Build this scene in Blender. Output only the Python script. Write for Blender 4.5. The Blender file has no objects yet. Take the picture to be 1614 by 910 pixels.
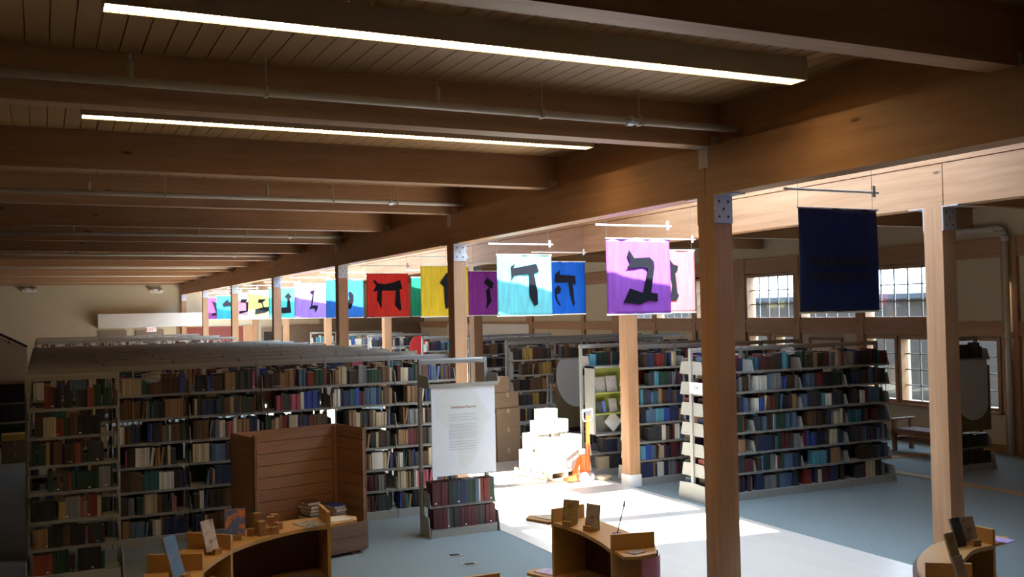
import bpy, math, random
from mathutils import Vector, Matrix
random.seed(7)
S = bpy.context.scene
COL = S.collection

# ------------------------------------------------------------------ camera
F_PX, PITCH, ROLL, YAW, H = 1541.027, .02377552, -.02034336, .449276, 2.9
fw = Vector((math.sin(YAW)*math.cos(PITCH), math.cos(YAW)*math.cos(PITCH), math.sin(PITCH)))
r0 = Vector((math.cos(YAW), -math.sin(YAW), 0)); u0 = r0.cross(fw)
rt = math.cos(ROLL)*r0 + math.sin(ROLL)*u0
up = -math.sin(ROLL)*r0 + math.cos(ROLL)*u0
cam = bpy.data.cameras.new('camera'); co = bpy.data.objects.new('camera', cam); COL.objects.link(co)
cam.sensor_width = 36; cam.sensor_fit = 'HORIZONTAL'; cam.lens = F_PX/1614*36; cam.clip_end = 300
M = Matrix((rt, up, -fw)).transposed().to_4x4(); M.translation = (0, 0, H); co.matrix_world = M
S.camera = co
def ray(px, py): return (px-807)/F_PX*rt - (py-455)/F_PX*up + fw
def onz(px, py, z): d = ray(px, py); return Vector((0,0,H)) + d*((z-H)/d.z)
def ony(px, py, y): d = ray(px, py); return Vector((0,0,H)) + d*(y/d.y)

# ------------------------------------------------------------------ world, sun, exposure
w = bpy.data.worlds.new('world'); S.world = w; w.use_nodes = True
bg = w.node_tree.nodes['Background']; bg.inputs[0].default_value = (.62, .80, 1, 1); bg.inputs[1].default_value = 13.0
sun = bpy.data.lights.new('sun', 'SUN'); sun.energy = 46; sun.angle = .009; sun.color = (1, .95, .86)
so = bpy.data.objects.new('sun', sun); COL.objects.link(so)
SD = Vector((-.012, .53, -.85)).normalized()
so.rotation_euler = SD.to_track_quat('-Z', 'Y').to_euler()
vs = S.view_settings; vs.view_transform = 'Standard'; vs.look = 'None'; vs.gamma = 1; vs.use_curve_mapping = False
vs.exposure = 0.0

# ------------------------------------------------------------------ materials
MATS = {}
def nodes(name):
    m = bpy.data.materials.new(name); m.use_nodes = True; nt = m.node_tree
    return m, nt, nt.nodes['Principled BSDF']
def ramp(nt, fac, stops):
    r = nt.nodes.new('ShaderNodeValToRGB'); e = r.color_ramp.elements
    while len(e) < len(stops): e.new(.5)
    for el, (p, c) in zip(e, stops): el.position = p; el.color = (*c, 1)
    nt.links.new(fac, r.inputs[0]); return r.outputs[0]
def coords(nt, scale, kind='Object', rot=(0,0,0)):
    t = nt.nodes.new('ShaderNodeTexCoord'); m = nt.nodes.new('ShaderNodeMapping')
    m.inputs['Scale'].default_value = scale; m.inputs['Rotation'].default_value = rot
    nt.links.new(t.outputs[kind], m.inputs[0]); return m.outputs[0]
def noise(nt, vec, scale, detail=3, rough=.5):
    n = nt.nodes.new('ShaderNodeTexNoise'); n.inputs['Scale'].default_value = scale
    n.inputs['Detail'].default_value = detail; n.inputs['Roughness'].default_value = rough
    nt.links.new(vec, n.inputs['Vector']); return n.outputs[0]
def bump(nt, h, b, strength=.2, dist=.01):
    n = nt.nodes.new('ShaderNodeBump'); n.inputs['Strength'].default_value = strength; n.inputs['Distance'].default_value = dist
    nt.links.new(h, n.inputs['Height']); nt.links.new(n.outputs[0], b.inputs['Normal'])
def plain(name, c, rough=.6, var=.12, scale=8, metal=0, bmp=.05):
    m, nt, b = nodes(name)
    n = noise(nt, coords(nt, (1,1,1)), scale, 4)
    nt.links.new(ramp(nt, n, [(.25, tuple(v*(1-var) for v in c)), (.75, tuple(min(1, v*(1+var)) for v in c))]), b.inputs[0])
    b.inputs['Roughness'].default_value = rough; b.inputs['Metallic'].default_value = metal
    if bmp: bump(nt, n, b, bmp)
    MATS[name] = m; return m
def wood(name, c1, c2, axis='X', rough=.5, g=1.0, knots=True):
    """grain stretched along one world/object axis, with a few dark knots"""
    m, nt, b = nodes(name)
    sc = {'X': (.5,9,9), 'Y': (9,.5,9), 'Z': (9,9,.5)}[axis]
    n = noise(nt, coords(nt, tuple(s*g for s in sc)), 2.2, 5, .62)
    n2 = noise(nt, coords(nt, tuple(s*g*.35 for s in sc)), 1.4, 2)
    mx = nt.nodes.new('ShaderNodeMath'); mx.operation = 'MULTIPLY_ADD'; mx.inputs[1].default_value = .55
    ml = nt.nodes.new('ShaderNodeMath'); ml.operation = 'MULTIPLY'; ml.inputs[1].default_value = .45
    nt.links.new(n, mx.inputs[0]); nt.links.new(n2, ml.inputs[0]); nt.links.new(ml.outputs[0], mx.inputs[2])
    colr = ramp(nt, mx.outputs[0], [(.3, c1), (.72, c2)])
    if knots:
        v = nt.nodes.new('ShaderNodeTexVoronoi'); v.inputs['Scale'].default_value = 1.6
        ks = {'X': (.7,2.2,2.2), 'Y': (2.2,.7,2.2), 'Z': (2.2,2.2,.7)}[axis]
        nt.links.new(coords(nt, tuple(s*g for s in ks)), v.inputs['Vector'])
        k = ramp(nt, v.outputs['Distance'], [(.03, (0,0,0)), (.075, (1,1,1))])
        mix = nt.nodes.new('ShaderNodeMix'); mix.data_type = 'RGBA'
        nt.links.new(k, mix.inputs[0]); mix.inputs[6].default_value = (*[v*.35 for v in c1], 1); nt.links.new(colr, mix.inputs[7])
        colr = mix.outputs[2]
    nt.links.new(colr, b.inputs[0]); b.inputs['Roughness'].default_value = rough
    bump(nt, n, b, .08)
    MATS[name] = m; return m
def emit(name, c, s):
    m, nt, b = nodes(name); b.inputs[0].default_value = (*c, 1)
    b.inputs['Emission Color'].default_value = (*c, 1); b.inputs['Emission Strength'].default_value = s
    MATS[name] = m; return m

for a in 'XYZ':
    wood('fir_'+a, (.34,.17,.08), (.54,.32,.175), a)
    wood('pine_'+a, (.24,.105,.05), (.38,.18,.085), a, rough=.7)
wood('board', (.33,.175,.07), (.46,.27,.115), 'Y', rough=.55, knots=False)
wood('maple', (.50,.27,.08), (.60,.34,.11), 'X', rough=.4, knots=False)
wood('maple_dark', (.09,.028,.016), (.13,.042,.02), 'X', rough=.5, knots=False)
wood('oldwood_X', (.11,.062,.04), (.2,.12,.08), 'X', rough=.8)
wood('bench', (.17,.07,.028), (.27,.12,.045), 'X', rough=.45)
wood('pallet', (.42,.32,.21), (.58,.46,.32), 'X', rough=.8)
wood('floorwood', (.66,.60,.53), (.76,.70,.62), 'Y', rough=.32, g=.5, knots=False)
wood('trimwood', (.34,.19,.06), (.42,.25,.085), 'Y', rough=.8, knots=False)
plain('carpet', (.215,.26,.265), .95, .16, 60, bmp=.4)
plain('cream', (.62,.54,.38), .85, .03, 3, bmp=0)
plain('white_wall', (.72,.70,.66), .8, .03, 3, bmp=0)
plain('red_wall', (.20,.045,.035), .7, .08)
plain('taupe', (.24,.17,.12), .7)
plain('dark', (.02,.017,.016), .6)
plain('steel_shelf', (.33,.325,.29), .42, .04, 4, bmp=.02)
plain('steel_dark', (.09,.09,.09), .5)
plain('galv', (.55,.57,.60), .4, .1, 20, metal=.6)
plain('pipe', (.60,.56,.48), .5, .05)
plain('fixture', (.50,.42,.30), .5, .04)
plain('white', (.80,.80,.78), .6, .03)
plain('page', (.62,.54,.40), .9, .1, 60)
plain('black_cloth', (.008,.009,.014), .7, .2, 30, bmp=.3).node_tree.nodes['Principled BSDF'].inputs['Specular IOR Level'].default_value = .12
plain('carton', (.30,.20,.12), .85, .08)
plain('carton_white', (.66,.63,.58), .8, .06)
plain('tape', (.45,.38,.27), .5)
plain('orange', (.75,.17,.04), .4, .05)
plain('rubber', (.28,.28,.29), .7)
plain('greenpanel', (.42,.46,.10), .7, .05)
plain('poster', (.70,.74,.80), .6, .02)
plain('poster_shape', (.655,.70,.70), .6, .02)
plain('ink', (.03,.03,.035), .8)
plain('ink_grey', (.40,.42,.46), .8)
plain('ink_red', (.35,.10,.08), .8)
plain('oval', (.50,.50,.50), .7, .02)
plain('oval_back', (.16,.125,.06), .8)
plain('pink', (.75,.30,.48), .6)
plain('red', (.55,.03,.03), .5)
plain('blue_plastic', (.15,.25,.6), .4)
plain('yellow', (.62,.43,.06), .6)
plain('grass_out', (.12,.13,.08), .9)
plain('roof_out', (.03,.036,.05), .8)
plain('cushion', (.14,.08,.08), .9)
plain('paper', (.60,.55,.46), .8, .15, 9)
plain('lavender', (.42,.30,.6), .7)
emit('tube', (1, .74, .40), 22.0)
emit('spot', (1, .9, .75), 12.0)
emit('exit_face', (.95,.9,.85), .5)
# siding of the neighbouring building, boards as fine relief (seen only through panes)
m, nt, b = nodes('siding')
wv = nt.nodes.new('ShaderNodeTexWave'); wv.bands_direction = 'Z'; wv.wave_profile = 'SAW'; wv.inputs['Scale'].default_value = 1.6
nt.links.new(coords(nt, (1,1,1)), wv.inputs[0])
nt.links.new(ramp(nt, wv.outputs[1], [(0, (.010,.006,.0065)), (.1, (.020,.0125,.0135)), (1, (.025,.0155,.017))]), b.inputs[0]); MATS['siding'] = m
# glass pane: see-through with a slight reflection
m, nt, b = nodes('glass')
tr = nt.nodes.new('ShaderNodeBsdfTransparent'); tr.inputs[0].default_value = (.93,.95,.97,1)
gl = nt.nodes.new('ShaderNodeBsdfGlossy'); gl.inputs['Roughness'].default_value = .03
fr = nt.nodes.new('ShaderNodeValue'); fr.outputs[0].default_value = .05
mx = nt.nodes.new('ShaderNodeMixShader')
nt.links.new(fr.outputs[0], mx.inputs[0]); nt.links.new(tr.outputs[0], mx.inputs[1]); nt.links.new(gl.outputs[0], mx.inputs[2])
nt.links.new(mx.outputs[0], nt.nodes['Material Output'].inputs[0]); MATS['glass'] = m
# clear wrapping film
m, nt, b = nodes('film')
tr = nt.nodes.new('ShaderNodeBsdfTransparent'); mx = nt.nodes.new('ShaderNodeMixShader'); mx.inputs[0].default_value = .45
b.inputs[0].default_value = (.62,.62,.62,1); b.inputs['Roughness'].default_value = .15
nt.links.new(tr.outputs[0], mx.inputs[1]); nt.links.new(b.outputs[0], mx.inputs[2]); nt.links.new(mx.outputs[0], nt.nodes['Material Output'].inputs[0]); MATS['film'] = m
# book cover: colour from the object, worn by noise, thin title bands on some
m, nt, b = nodes('book_cover')
oi = nt.nodes.new('ShaderNodeObjectInfo'); n = noise(nt, coords(nt, (1,1,1)), 30, 3)
hs = nt.nodes.new('ShaderNodeHueSaturation'); nt.links.new(oi.outputs['Color'], hs.inputs['Color'])
mr = nt.nodes.new('ShaderNodeMapRange'); mr.inputs[3].default_value = .75; mr.inputs[4].default_value = 1.25
nt.links.new(n, mr.inputs[0]); nt.links.new(mr.outputs[0], hs.inputs['Value'])
nt.links.new(hs.outputs[0], b.inputs[0]); b.inputs['Roughness'].default_value = .6; MATS['book_cover'] = m
# the many small books: colour from a colour attribute
m, nt, b = nodes('book_stuff')
at = nt.nodes.new('ShaderNodeAttribute'); at.attribute_name = 'Col'; nt.links.new(at.outputs[0], b.inputs[0]); b.inputs['Roughness'].default_value = .65; MATS['book_stuff'] = m
def cloth(name, c, trans=.55):
    m, nt, b = nodes(name)
    n = noise(nt, coords(nt, (6,6,1)), 3, 3)
    cr = ramp(nt, n, [(.3, tuple(v*.86 for v in c)), (.7, tuple(min(1,v*1.1) for v in c))])
    nt.links.new(cr, b.inputs[0]); b.inputs['Roughness'].default_value = .5
    t = nt.nodes.new('ShaderNodeBsdfTranslucent'); nt.links.new(cr, t.inputs[0])
    mx = nt.nodes.new('ShaderNodeMixShader'); mx.inputs[0].default_value = trans
    nt.links.new(b.outputs[0], mx.inputs[1]); nt.links.new(t.outputs[0], mx.inputs[2])
    nt.links.new(mx.outputs[0], nt.nodes['Material Output'].inputs[0]); MATS[name] = m; return name
def art(name, cols, scale=9):
    m, nt, b = nodes(name)
    n = noise(nt, coords(nt, (1,1,1)), scale, 3)
    k = len(cols); nt.links.new(ramp(nt, n, [(.3+.4*i/(k-1), c) for i, c in enumerate(cols)]), b.inputs[0])
    b.inputs['Roughness'].default_value = .4; MATS[name] = m; return name

# ------------------------------------------------------------------ mesh helpers
class MB:
    def __init__(s): s.v = []; s.f = []
    def add(s, vs, fs):
        o = len(s.v); s.v += [tuple(v) for v in vs]; s.f += [tuple(i+o for i in f) for f in fs]; return s
    def box(s, x0, x1, y0, y1, z0, z1, T=None):
        vs = [Vector((x, y, z)) for z in (z0, z1) for y in (y0, y1) for x in (x0, x1)]
        if T: vs = [T @ v for v in vs]
        return s.add(vs, [(0,2,3,1), (4,5,7,6), (0,1,5,4), (2,6,7,3), (0,4,6,2), (1,3,7,5)])
    def cyl(s, p, q, r, n=10, r2=None):
        p = Vector(p); q = Vector(q); d = (q-p).normalized(); r2 = r if r2 is None else r2
        a = d.orthogonal().normalized(); b = d.cross(a); vs = []
        for c, rr in ((p, r), (q, r2)):
            vs += [c + rr*(math.cos(2*math.pi*i/n)*a + math.sin(2*math.pi*i/n)*b) for i in range(n)]
        fs = [(i, (i+1) % n, n+(i+1) % n, n+i) for i in range(n)] + [tuple(range(n-1, -1, -1)), tuple(range(n, 2*n))]
        return s.add(vs, fs)
    def tube(s, pts, r, n=8):
        for a, b in zip(pts, pts[1:]): s.cyl(a, b, r, n)
        return s
    def prism(s, poly, z0, z1, T=None):
        n = len(poly); vs = [Vector((x, y, z0)) for x, y in poly] + [Vector((x, y, z1)) for x, y in poly]
        if T: vs = [T @ v for v in vs]
        return s.add(vs, [tuple(range(n-1, -1, -1)), tuple(range(n, 2*n))] + [(i, (i+1) % n, n+(i+1) % n, n+i) for i in range(n)])
    def mesh(s, name):
        m = bpy.data.meshes.new(name); m.from_pydata(s.v, [], s.f); m.update()
        return m
    def build(s, name, mat, parent=None, smooth=False):
        m = s.mesh(name); m.materials.append(MATS[mat])
        if smooth:
            for p in m.polygons: p.use_smooth = True
        return obj(name, m, parent)
def obj(name, me, parent=None, loc=None):
    o = bpy.data.objects.new(name, me); COL.objects.link(o)
    if parent: o.parent = parent
    if loc: o.location = loc
    return o
def bx(name, mat, parent, *a): return MB().box(*a).build(name, mat, parent)
def tag(o, label, cat, group=None):
    o['label'] = label; o['category'] = cat
    if group: o['group'] = group
    return o
def thing(name, label, cat, loc=(0,0,0), rz=0, group=None):
    o = bpy.data.objects.new(name, None); COL.objects.link(o); o.location = loc; o.rotation_euler = (0,0,rz)
    o.empty_display_size = .1
    return tag(o, label, cat, group)
def struct(o): o['kind'] = 'structure'; return o
def text(name, s, size, mat, parent, Mx, depth=.001, bold=0):
    c = bpy.data.curves.new(name, 'FONT'); c.body = s; c.size = size; c.align_x = 'CENTER'; c.extrude = depth; c.offset = bold
    t = bpy.data.objects.new('tmp', c); COL.objects.link(t)
    bpy.context.view_layer.update()
    me = bpy.data.meshes.new_from_object(t.evaluated_get(bpy.context.evaluated_depsgraph_get()))
    bpy.data.objects.remove(t); me.materials.clear(); me.materials.append(MATS[mat])
    o = obj(name, me, parent); o.matrix_local = Mx; return o
FRONT = Matrix.Rotation(math.pi/2, 4, 'X')            # a text lying in XY made to face -Y
def T3(x, y, z): return Matrix.Translation((x, y, z))

XN, XF, BW = 5.53, 8.62, .2          # near / far beam faces, beam width
CY = [7.2+6.25*k for k in range(-1, 7)]
JY = [4.11+3.125*k for k in range(-1, 14)]
ZB, ZJ, ZC = 3.93, 4.38, 4.76        # beam underside, joist underside, ceiling
XL, XR, Y0, Y1 = -2.4, 16.7, -2.6, 45.0

# ------------------------------------------------------------------ room shell
fl = struct(MB().box(XL-.2, XR+.3, Y0-.2, Y1+.2, -.12, 0).build('floor', 'carpet'))
fs = struct(MB().box(5.48, 8.66, Y0, Y1-.01, .0005, .006).build('floor_strip', 'floorwood'))
fs['label'] = 'pale wooden floor running between the two rows of timber columns'
struct(MB().box(13.15, 13.38, Y0, 13.72, .0005, .007).build('trim_1', 'trimwood'))
struct(MB().box(13.38, XR-.02, 13.5, 13.72, .0005, .007).build('trim_2', 'trimwood'))
ce = struct(MB().box(XL-.2, XN+.12, Y0-.2, Y1+.2, ZC+.03, ZC+.12).build('ceiling', 'board'))
xb = XL
bmesh_board = MB().box(.004, .141, Y0, Y1, ZC, ZC+.03).mesh('board'); bmesh_board.materials.append(MATS['board'])
while xb < XN+.1:
    o = obj('board', bmesh_board, ce, (xb, 0, 0)); xb += .145
struct(MB().box(XF+BW-.1, XR+.3, Y0-.2, Y1+.2, ZC, ZC+.12).build('ceiling_side', 'board'))
# walls
wl = struct(MB().box(XL-.2, XL, Y0-.2, Y1+.2, 0, ZC+.1).build('wall_left', 'taupe'))
struct(MB().box(XL-.2, XR+.3, Y0-.2, Y0, 0, 6.3).build('wall_near', 'taupe'))
wb = struct(MB().box(XL-.2, XR+.3, Y1, Y1+.2, 0, 6.3).build('wall_back', 'cream'))
# right wall with window openings: (y0, y1, z0, z1, columns, rows)
WIN = [(14.48,16.34,2.6,3.68,5,3), (16.6,18.4,2.6,3.68,5,3), (18.62,20.4,2.6,3.68,5,3), (21.05,22.6,2.6,3.68,4,3), (22.78,24.6,2.6,3.68,5,3), (24.8,26.5,2.6,3.68,5,3),
       (12.98,14.2,.82,2.16,2,4), (14.52,15.36,.82,2.16,2,4), (15.5,16.32,.82,2.16,2,4), (18.66,19.32,.82,2.16,2,4), (19.62,20.34,.82,2.16,2,4)]
ys = sorted({Y0-.2, Y1+.2} | {v for q in WIN for v in q[:2]}); zs = sorted({0, ZC+.1} | {v for q in WIN for v in q[2:4]})
wm = MB()
for a, b in zip(ys, ys[1:]):
    for c, d in zip(zs, zs[1:]):
        if not any(q[0] <= (a+b)/2 <= q[1] and q[2] <= (c+d)/2 <= q[3] for q in WIN): wm.box(XR, XR+.25, a, b, c, d)
wr = struct(wm.build('wall_right', 'cream'))
for z0, z1, d in ((2.24,2.52,.06), (3.76,4.14,.06)): bx('timber_rail', 'fir_Y', wr, XR-d, XR, Y0, Y1, z0, z1)
for y, wd in ((12.5,.34), (14.24,.2), (16.37,.2), (18.42,.18), (20.45,.5), (22.62,.15), (24.62,.15), (26.6,.5), (28.9,.2), (32.8,.5), (39,.5), (9.9,.2), (6.3,.4), (3.4,.2), (0,.4)):
    bx('timber_post', 'fir_Z', wr, XR-.08, XR, y, y+wd, 0, 4.14)
MB().box(XR-.025, XR, Y0, Y1, 0, .14).build('baseboard_right', 'trimwood')['kind'] = 'structure'
for i, (a, b, c, d, nc, nr) in enumerate(WIN):
    t = thing('window_%d' % (i+1), 'window', 'window'); struct(t)
    del t['label']; del t['category']
    f = MB(); e = .05
    for q in ((a-e,a+.02,c-e,d+e), (b-.02,b+e,c-e,d+e), (a,b,c-e,c+.02), (a,b,d-.02,d+e)): f.box(XR-.05, XR+.16, q[0], q[1], q[2], q[3])
    f.build('window_frame', 'fir_Y', t)
    bx('window_sill', 'fir_Y', t, XR-.12, XR+.02, a-.08, b+.08, c-.1, c-.05)
    for k in range(1, nc): y = a+(b-a)*k/nc; bx('muntin', 'steel_shelf', t, XR+.07, XR+.1, y-.012, y+.012, c, d)
    for k in range(1, nr): z = c+(d-c)*k/nr; bx('muntin', 'steel_shelf', t, XR+.07, XR+.1, a, b, z-.012, z+.012)
    pm = MB().box(0, .006, 0, (b-a)/nc, 0, (d-c)/nr).mesh('pane'); pm.materials.append(MATS['glass'])
    for k in range(nc):
        for j in range(nr): obj('pane', pm, t, (XR+.082, a+(b-a)*k/nc, c+(d-c)*j/nr))
# back wall: soffit, red recesses, doors
struct(MB().box(2.15, 6.45, Y1-.6, Y1, 2.56, 3.15).build('trim_3', 'white_wall'))
for a, b in ((5.47, 8.25),): struct(MB().box(a, b, Y1-.04, Y1, 0, 2.5).build('trim_4', 'red_wall'))
for a, b in ((5.35,5.75), (8.2,8.75)): struct(MB().box(a, b, Y1-.06, Y1, 0, 2.52).build('trim_5', 'fir_Z'))
struct(MB().box(11.7, XR, Y1-.5, Y1, 2.5, 2.75).build('trim_6', 'taupe'))
struct(MB().box(9.6, XR, Y1-.05, Y1, 0, 2.5).build('trim_7', 'taupe'))
for i, (a, b, mt) in enumerate(((2.2,3.3,'taupe'), (3.66,4.8,'white_wall'), (9.0,9.9,'dark'))):
    t = thing('door_%d' % (i+1), 'd', 'd'); struct(t); del t['label']; del t['category']
    f = MB()
    for q in ((a,a+.1,0,2.42), (b-.1,b,0,2.42), (a+.1,b-.1,2.22,2.42)): f.box(q[0], q[1], Y1-.1, Y1, q[2], q[3])
    f.build('door_frame', 'taupe', t); bx('leaf', mt, t, a+.1, b-.1, Y1-.06, Y1-.01, 0, 2.22)
    bx('door_closer', 'steel_dark', t, b-.45, b-.2, Y1-.12, Y1-.06, 2.1, 2.17)
t = thing('exit_sign', 'lit white exit sign with red letters above the back wall doors', 'sign', (4.24, Y1-.66, 2.36))
bx('housing', 'exit_face', t, -.2, .2, 0, .06, 0, .2)
text('lettering', 'EXIT', .2, 'red', t, T3(0, -.003, .03) @ FRONT, .002, .004)
# plank skylight over the nave: rim walls, sloping rafters, glass
def roofz(x): return 5.55 - .2*(x-5.6)
for x0, x1, nm in ((XN+.12, XN+.2, 'wall_nave_near'), (XF, XF+.2, 'wall_nave_far')):
    z1 = roofz(x0)
    struct(MB().box(x0, x1, Y0, Y1, ZJ+.012, z1).box(x0+.03, x1-.03, Y0, Y1, ZJ, ZJ+.012).build(nm, 'fir_Y'))
def roof_slab(name, mat, y0, y1, x0, x1, th, dz=0):
    v = [Vector((x, y, roofz(x)+dz+t)) for t in (0, th) for y in (y0, y1) for x in (x0, x1)]
    return MB().add(v, [(0,2,3,1), (4,5,7,6), (0,1,5,4), (2,6,7,3), (0,4,6,2), (1,3,7,5)]).build(name, mat)
OPEN = [(6.75, 12.9), (20.1, 42.0)]
for a, b in ((Y0, OPEN[0][0]), (OPEN[0][1], OPEN[1][0]), (OPEN[1][1], Y1)): struct(roof_slab('ceiling_nave', 'board', a, b, XN-.3, XF+.5, .15))
for i, (a, b) in enumerate(OPEN):
    t = thing('window_%d' % (20+i), 'w', 'w'); struct(t); del t['label']; del t['category']
    ya = (8.3, 20.75)[i]
    while ya < b-.3:
        o = roof_slab('rafter', 'fir_X', ya, ya+.22, XN+.1, XF+.2, .14, -.14); o.parent = t; ya += 3.13
    for x0, x1 in ((XN+.1, XN+.22), (XF-.02, XF+.2)): o = roof_slab('kerb', 'fir_Y', a, b, x0, x1, .14); o.parent = t
    ya = a
    while ya < b-.1:
        yb = min(ya+1.025, b); o = roof_slab('pane', 'glass', ya+.01, yb-.01, XN+.2, XF+.1, .008, .06); o.parent = t; ya = yb

# ------------------------------------------------------------------ timber frame
t = thing('timber_beam', 'long brown glulam beam at the joist ends beside the lamps', 'beam')
t2 = thing('timber_beam', 'pale sunlit glulam beam on the far side of the bright aisle', 'beam')
for tt, x in ((t, XN), (t2, XF)):
    ys_ = [Y0]+[c+.12 for c in CY if c > 0]+[Y1]
    for a, b in zip(ys_, ys_[1:]):
        if b-a > .3: bx('beam_segment', 'fir_Y', tt, x, x+BW+.02, a+.006, b-.006, ZB, ZJ)
def column(x, y, label, group):
    t = thing('timber_column', label, 'column', (x, y, 0), 0, group)
    bx('shaft', 'fir_Z', t, 0, BW, 0, .24, 0, ZB)
    for s in (0, 1):
        m = MB(); ya, yb = ((-.012, 0), (.24, .252))[s]
        m.box(0, BW, ya, yb, ZB-.26, ZB)
        m.box(0, BW, (-.2, .252)[s], (-.012, .44)[s], ZB-.012, ZB)
        br = m.build('angle_bracket', 'galv', t)
        bo = MB(); yo = -.02 if s == 0 else .26
        for dx, dz in ((.05,-.06), (.15,-.06), (.1,-.13), (.05,-.2), (.15,-.2)): bo.cyl((dx, ya-.006 if s == 0 else yb, ZB+dz), (dx, ya if s == 0 else yb+.006, ZB+dz), .012, 6)
        bo.build('bolt_heads', 'steel_dark', br)
    return t
for i, y in enumerate(CY):
    if y < 3: continue
    column(XN, y, 'square timber column under the dark beam, steel angles at its head', 'columns under the dark near beam')
    c = column(XF, y+.14, 'square timber column under the sunlit far beam, steel angles at its head', 'columns under the sunlit far beam')
    if i == 2: bx('white_base', 'white', c, -.012, BW+.012, -.012, .252, 0, .2)
jm = MB().box(XL, XN+.12, 0, .2, ZJ, ZC).mesh('joist'); jm.materials.append(MATS['fir_X'])
jr = MB().box(XF+BW, XR, 0, .2, ZJ, ZC).mesh('joist'); jr.materials.append(MATS['fir_X'])
hm = MB().box(XN-.006, XN, .03, .17, ZJ-.19, ZJ).box(XN-.12, XN-.006, .03, .17, ZJ-.006, ZJ).mesh('hanger'); hm.materials.append(MATS['pipe'])
pm_ = MB().box(XN+.01, XN+.1, -.008, 0, ZJ, ZJ+.09).mesh('seat_plate'); pm_.materials.append(MATS['pipe'])
for k, y in enumerate(JY):
    lab = {1: 'deep timber ceiling joist just before the first long lamp', 2: 'deep timber ceiling joist between the two long lamps', 3: 'deep timber ceiling joist just beyond the second long lamp'}.get(k, 'deep timber ceiling joist over the left bookcases')
    t = thing('ceiling_joist', lab, 'joist', (0, y, 0), 0, 'joists over the left bookcases' if k not in (1, 2, 3) else None)
    obj('joist_beam', jm, t); obj('seat_plate', pm_, t)
    if k % 2 == 0: obj('hanger_plate', hm, t)
    t = thing('ceiling_joist', 'dark timber ceiling joist between the far beam and the window wall', 'joist', (0, y, 0), 0, 'joists over the window side')
    obj('joist_beam', jr, t)

# ------------------------------------------------------------------ lamps, pipes
def lamp(y, label):
    t = thing('ceiling_lamp', label, 'lamp', (0, y, 0))
    zb = 4.595; x0, x1 = .31, 5.2
    m = MB()
    m.box(x0, x1, 0, .012, zb, ZC).box(x0, x1, .168, .18, zb, ZC).box(x0, x0+.012, .012, .168, zb, ZC).box(x1-.012, x1, .012, .168, zb, ZC)
    m.build('housing', 'fixture', t)
    bx('diffuser', 'tube', t, x0+.012, x1-.012, .012, .168, zb+.012, zb+.02)
    n = 110; lm = MB().box(0, .003, .012, .168, zb-.001, zb+.012).mesh('louver_blade'); lm.materials.append(MATS['fixture'])
    for k in range(1, n): obj('louver_blade', lm, t, (x0+(x1-x0)*k/n, 0, 0))
    # open top of the housing sits on the boards; end caps
    return t
lamp(5.6, 'long louvred fluorescent ceiling lamp before the first sprinkler pipe')
lamp(8.74, 'long louvred fluorescent ceiling lamp beyond the first sprinkler pipe')
def pipe(y, label, x0, x1, heads, group='sprinkler pipes under the boards'):
    t = thing('sprinkler_pipe', label, 'pipe', (0, y, 0), 0, group); z = 4.49
    MB().cyl((x0, 0, z), (x1, 0, z), .032, 12).build('pipe_run', 'pipe', t, True)
    for x in heads:
        o = MB().cyl((x, 0, z), (x, 0, z+.12), .022, 10).build('branch', 'pipe', t)
        MB().cyl((x, 0, z+.12), (x, 0, z+.15), .026, 10, .014).cyl((x, 0, z+.15), (x, 0, z+.19), .008, 6).build('sprinkler_head', 'galv', o)
    xc = x1-1.15
    for x in [v+.9 for v in heads]+[xc+.1]:
        if x < x1-.2:
            MB().cyl((x, 0, z+.03), (x, 0, ZC), .006, 6).box(x-.012, x+.012, -.036, .036, z-.036, z+.04).build('hanger', 'pipe', t)
    MB().cyl((xc-.03, 0, z), (xc+.03, 0, z), .045, 10).box(xc-.02, xc+.02, -.06, .06, z-.015, z+.015).build('coupling', 'galv', t)
for k, y in enumerate([6.95+6.25*i for i in range(7)]):
    pipe(y, 'painted sprinkler pipe hung between the two long lamps' if k == 0 else 'painted sprinkler pipe hung before a joist beyond the second lamp', XL, XN+.1, (-1.6, .55, 2.75), None if k == 0 else 'sprinkler pipes beyond the lamps')
pipe(6.95+.1, 'painted sprinkler pipe under the window side ceiling', XF+.3, XR-.3, (10.2, 12.6, 14.8), None)
t = thing('wall_pipe', 'painted drain pipe bending down the timber post of the window wall', 'pipe', (XR-.16, 12.66, 0))
MB().tube([(0, 1.6, 4.31), (0, .12, 4.31), (0, .03, 4.27), (0, 0, 4.18), (0, 0, 0)], .055, 12).build('pipe_run', 'pipe', t, True)
for z in (4.1, 2.26): MB().cyl((0,0,z-.05), (0,0,z+.05), .075, 12).build('collar', 'pipe', t)
MB().cyl((0, .2, 4.31), (0, .3, 4.31), .075, 12).build('collar', 'pipe', t)
t = thing('spotlight', 'small lit spotlight under the far joists beside the timber column', 'lamp', (10.35, 10.46, 4.0))
MB().cyl((0, 0, .12), (0, 0, .38), .012, 8).build('stem', 'steel_dark', t); MB().cyl((0, 0, 0), (.03, .03, .12), .05, 12).build('can', 'steel_dark', t); MB().cyl((0,0,-.004), (0,0,0), .042, 12).build('bulb', 'spot', t)
for x, z in ((4.5, 4.02), (-.4, 4.1)):
    t = thing('emergency_light', 'twin headed emergency light high on the back wall', 'lamp', (x, Y1-.01, z), 0, 'emergency lights on the back wall')
    bx('battery_box', 'white', t, -.2, .2, -.1, 0, 0, .18)
    for s in (-1, 1): MB().cyl((s*.18, -.12, .14), (s*.2, -.28, .06), .09, 12).build('lamp_head', 'pipe', t)

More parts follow.
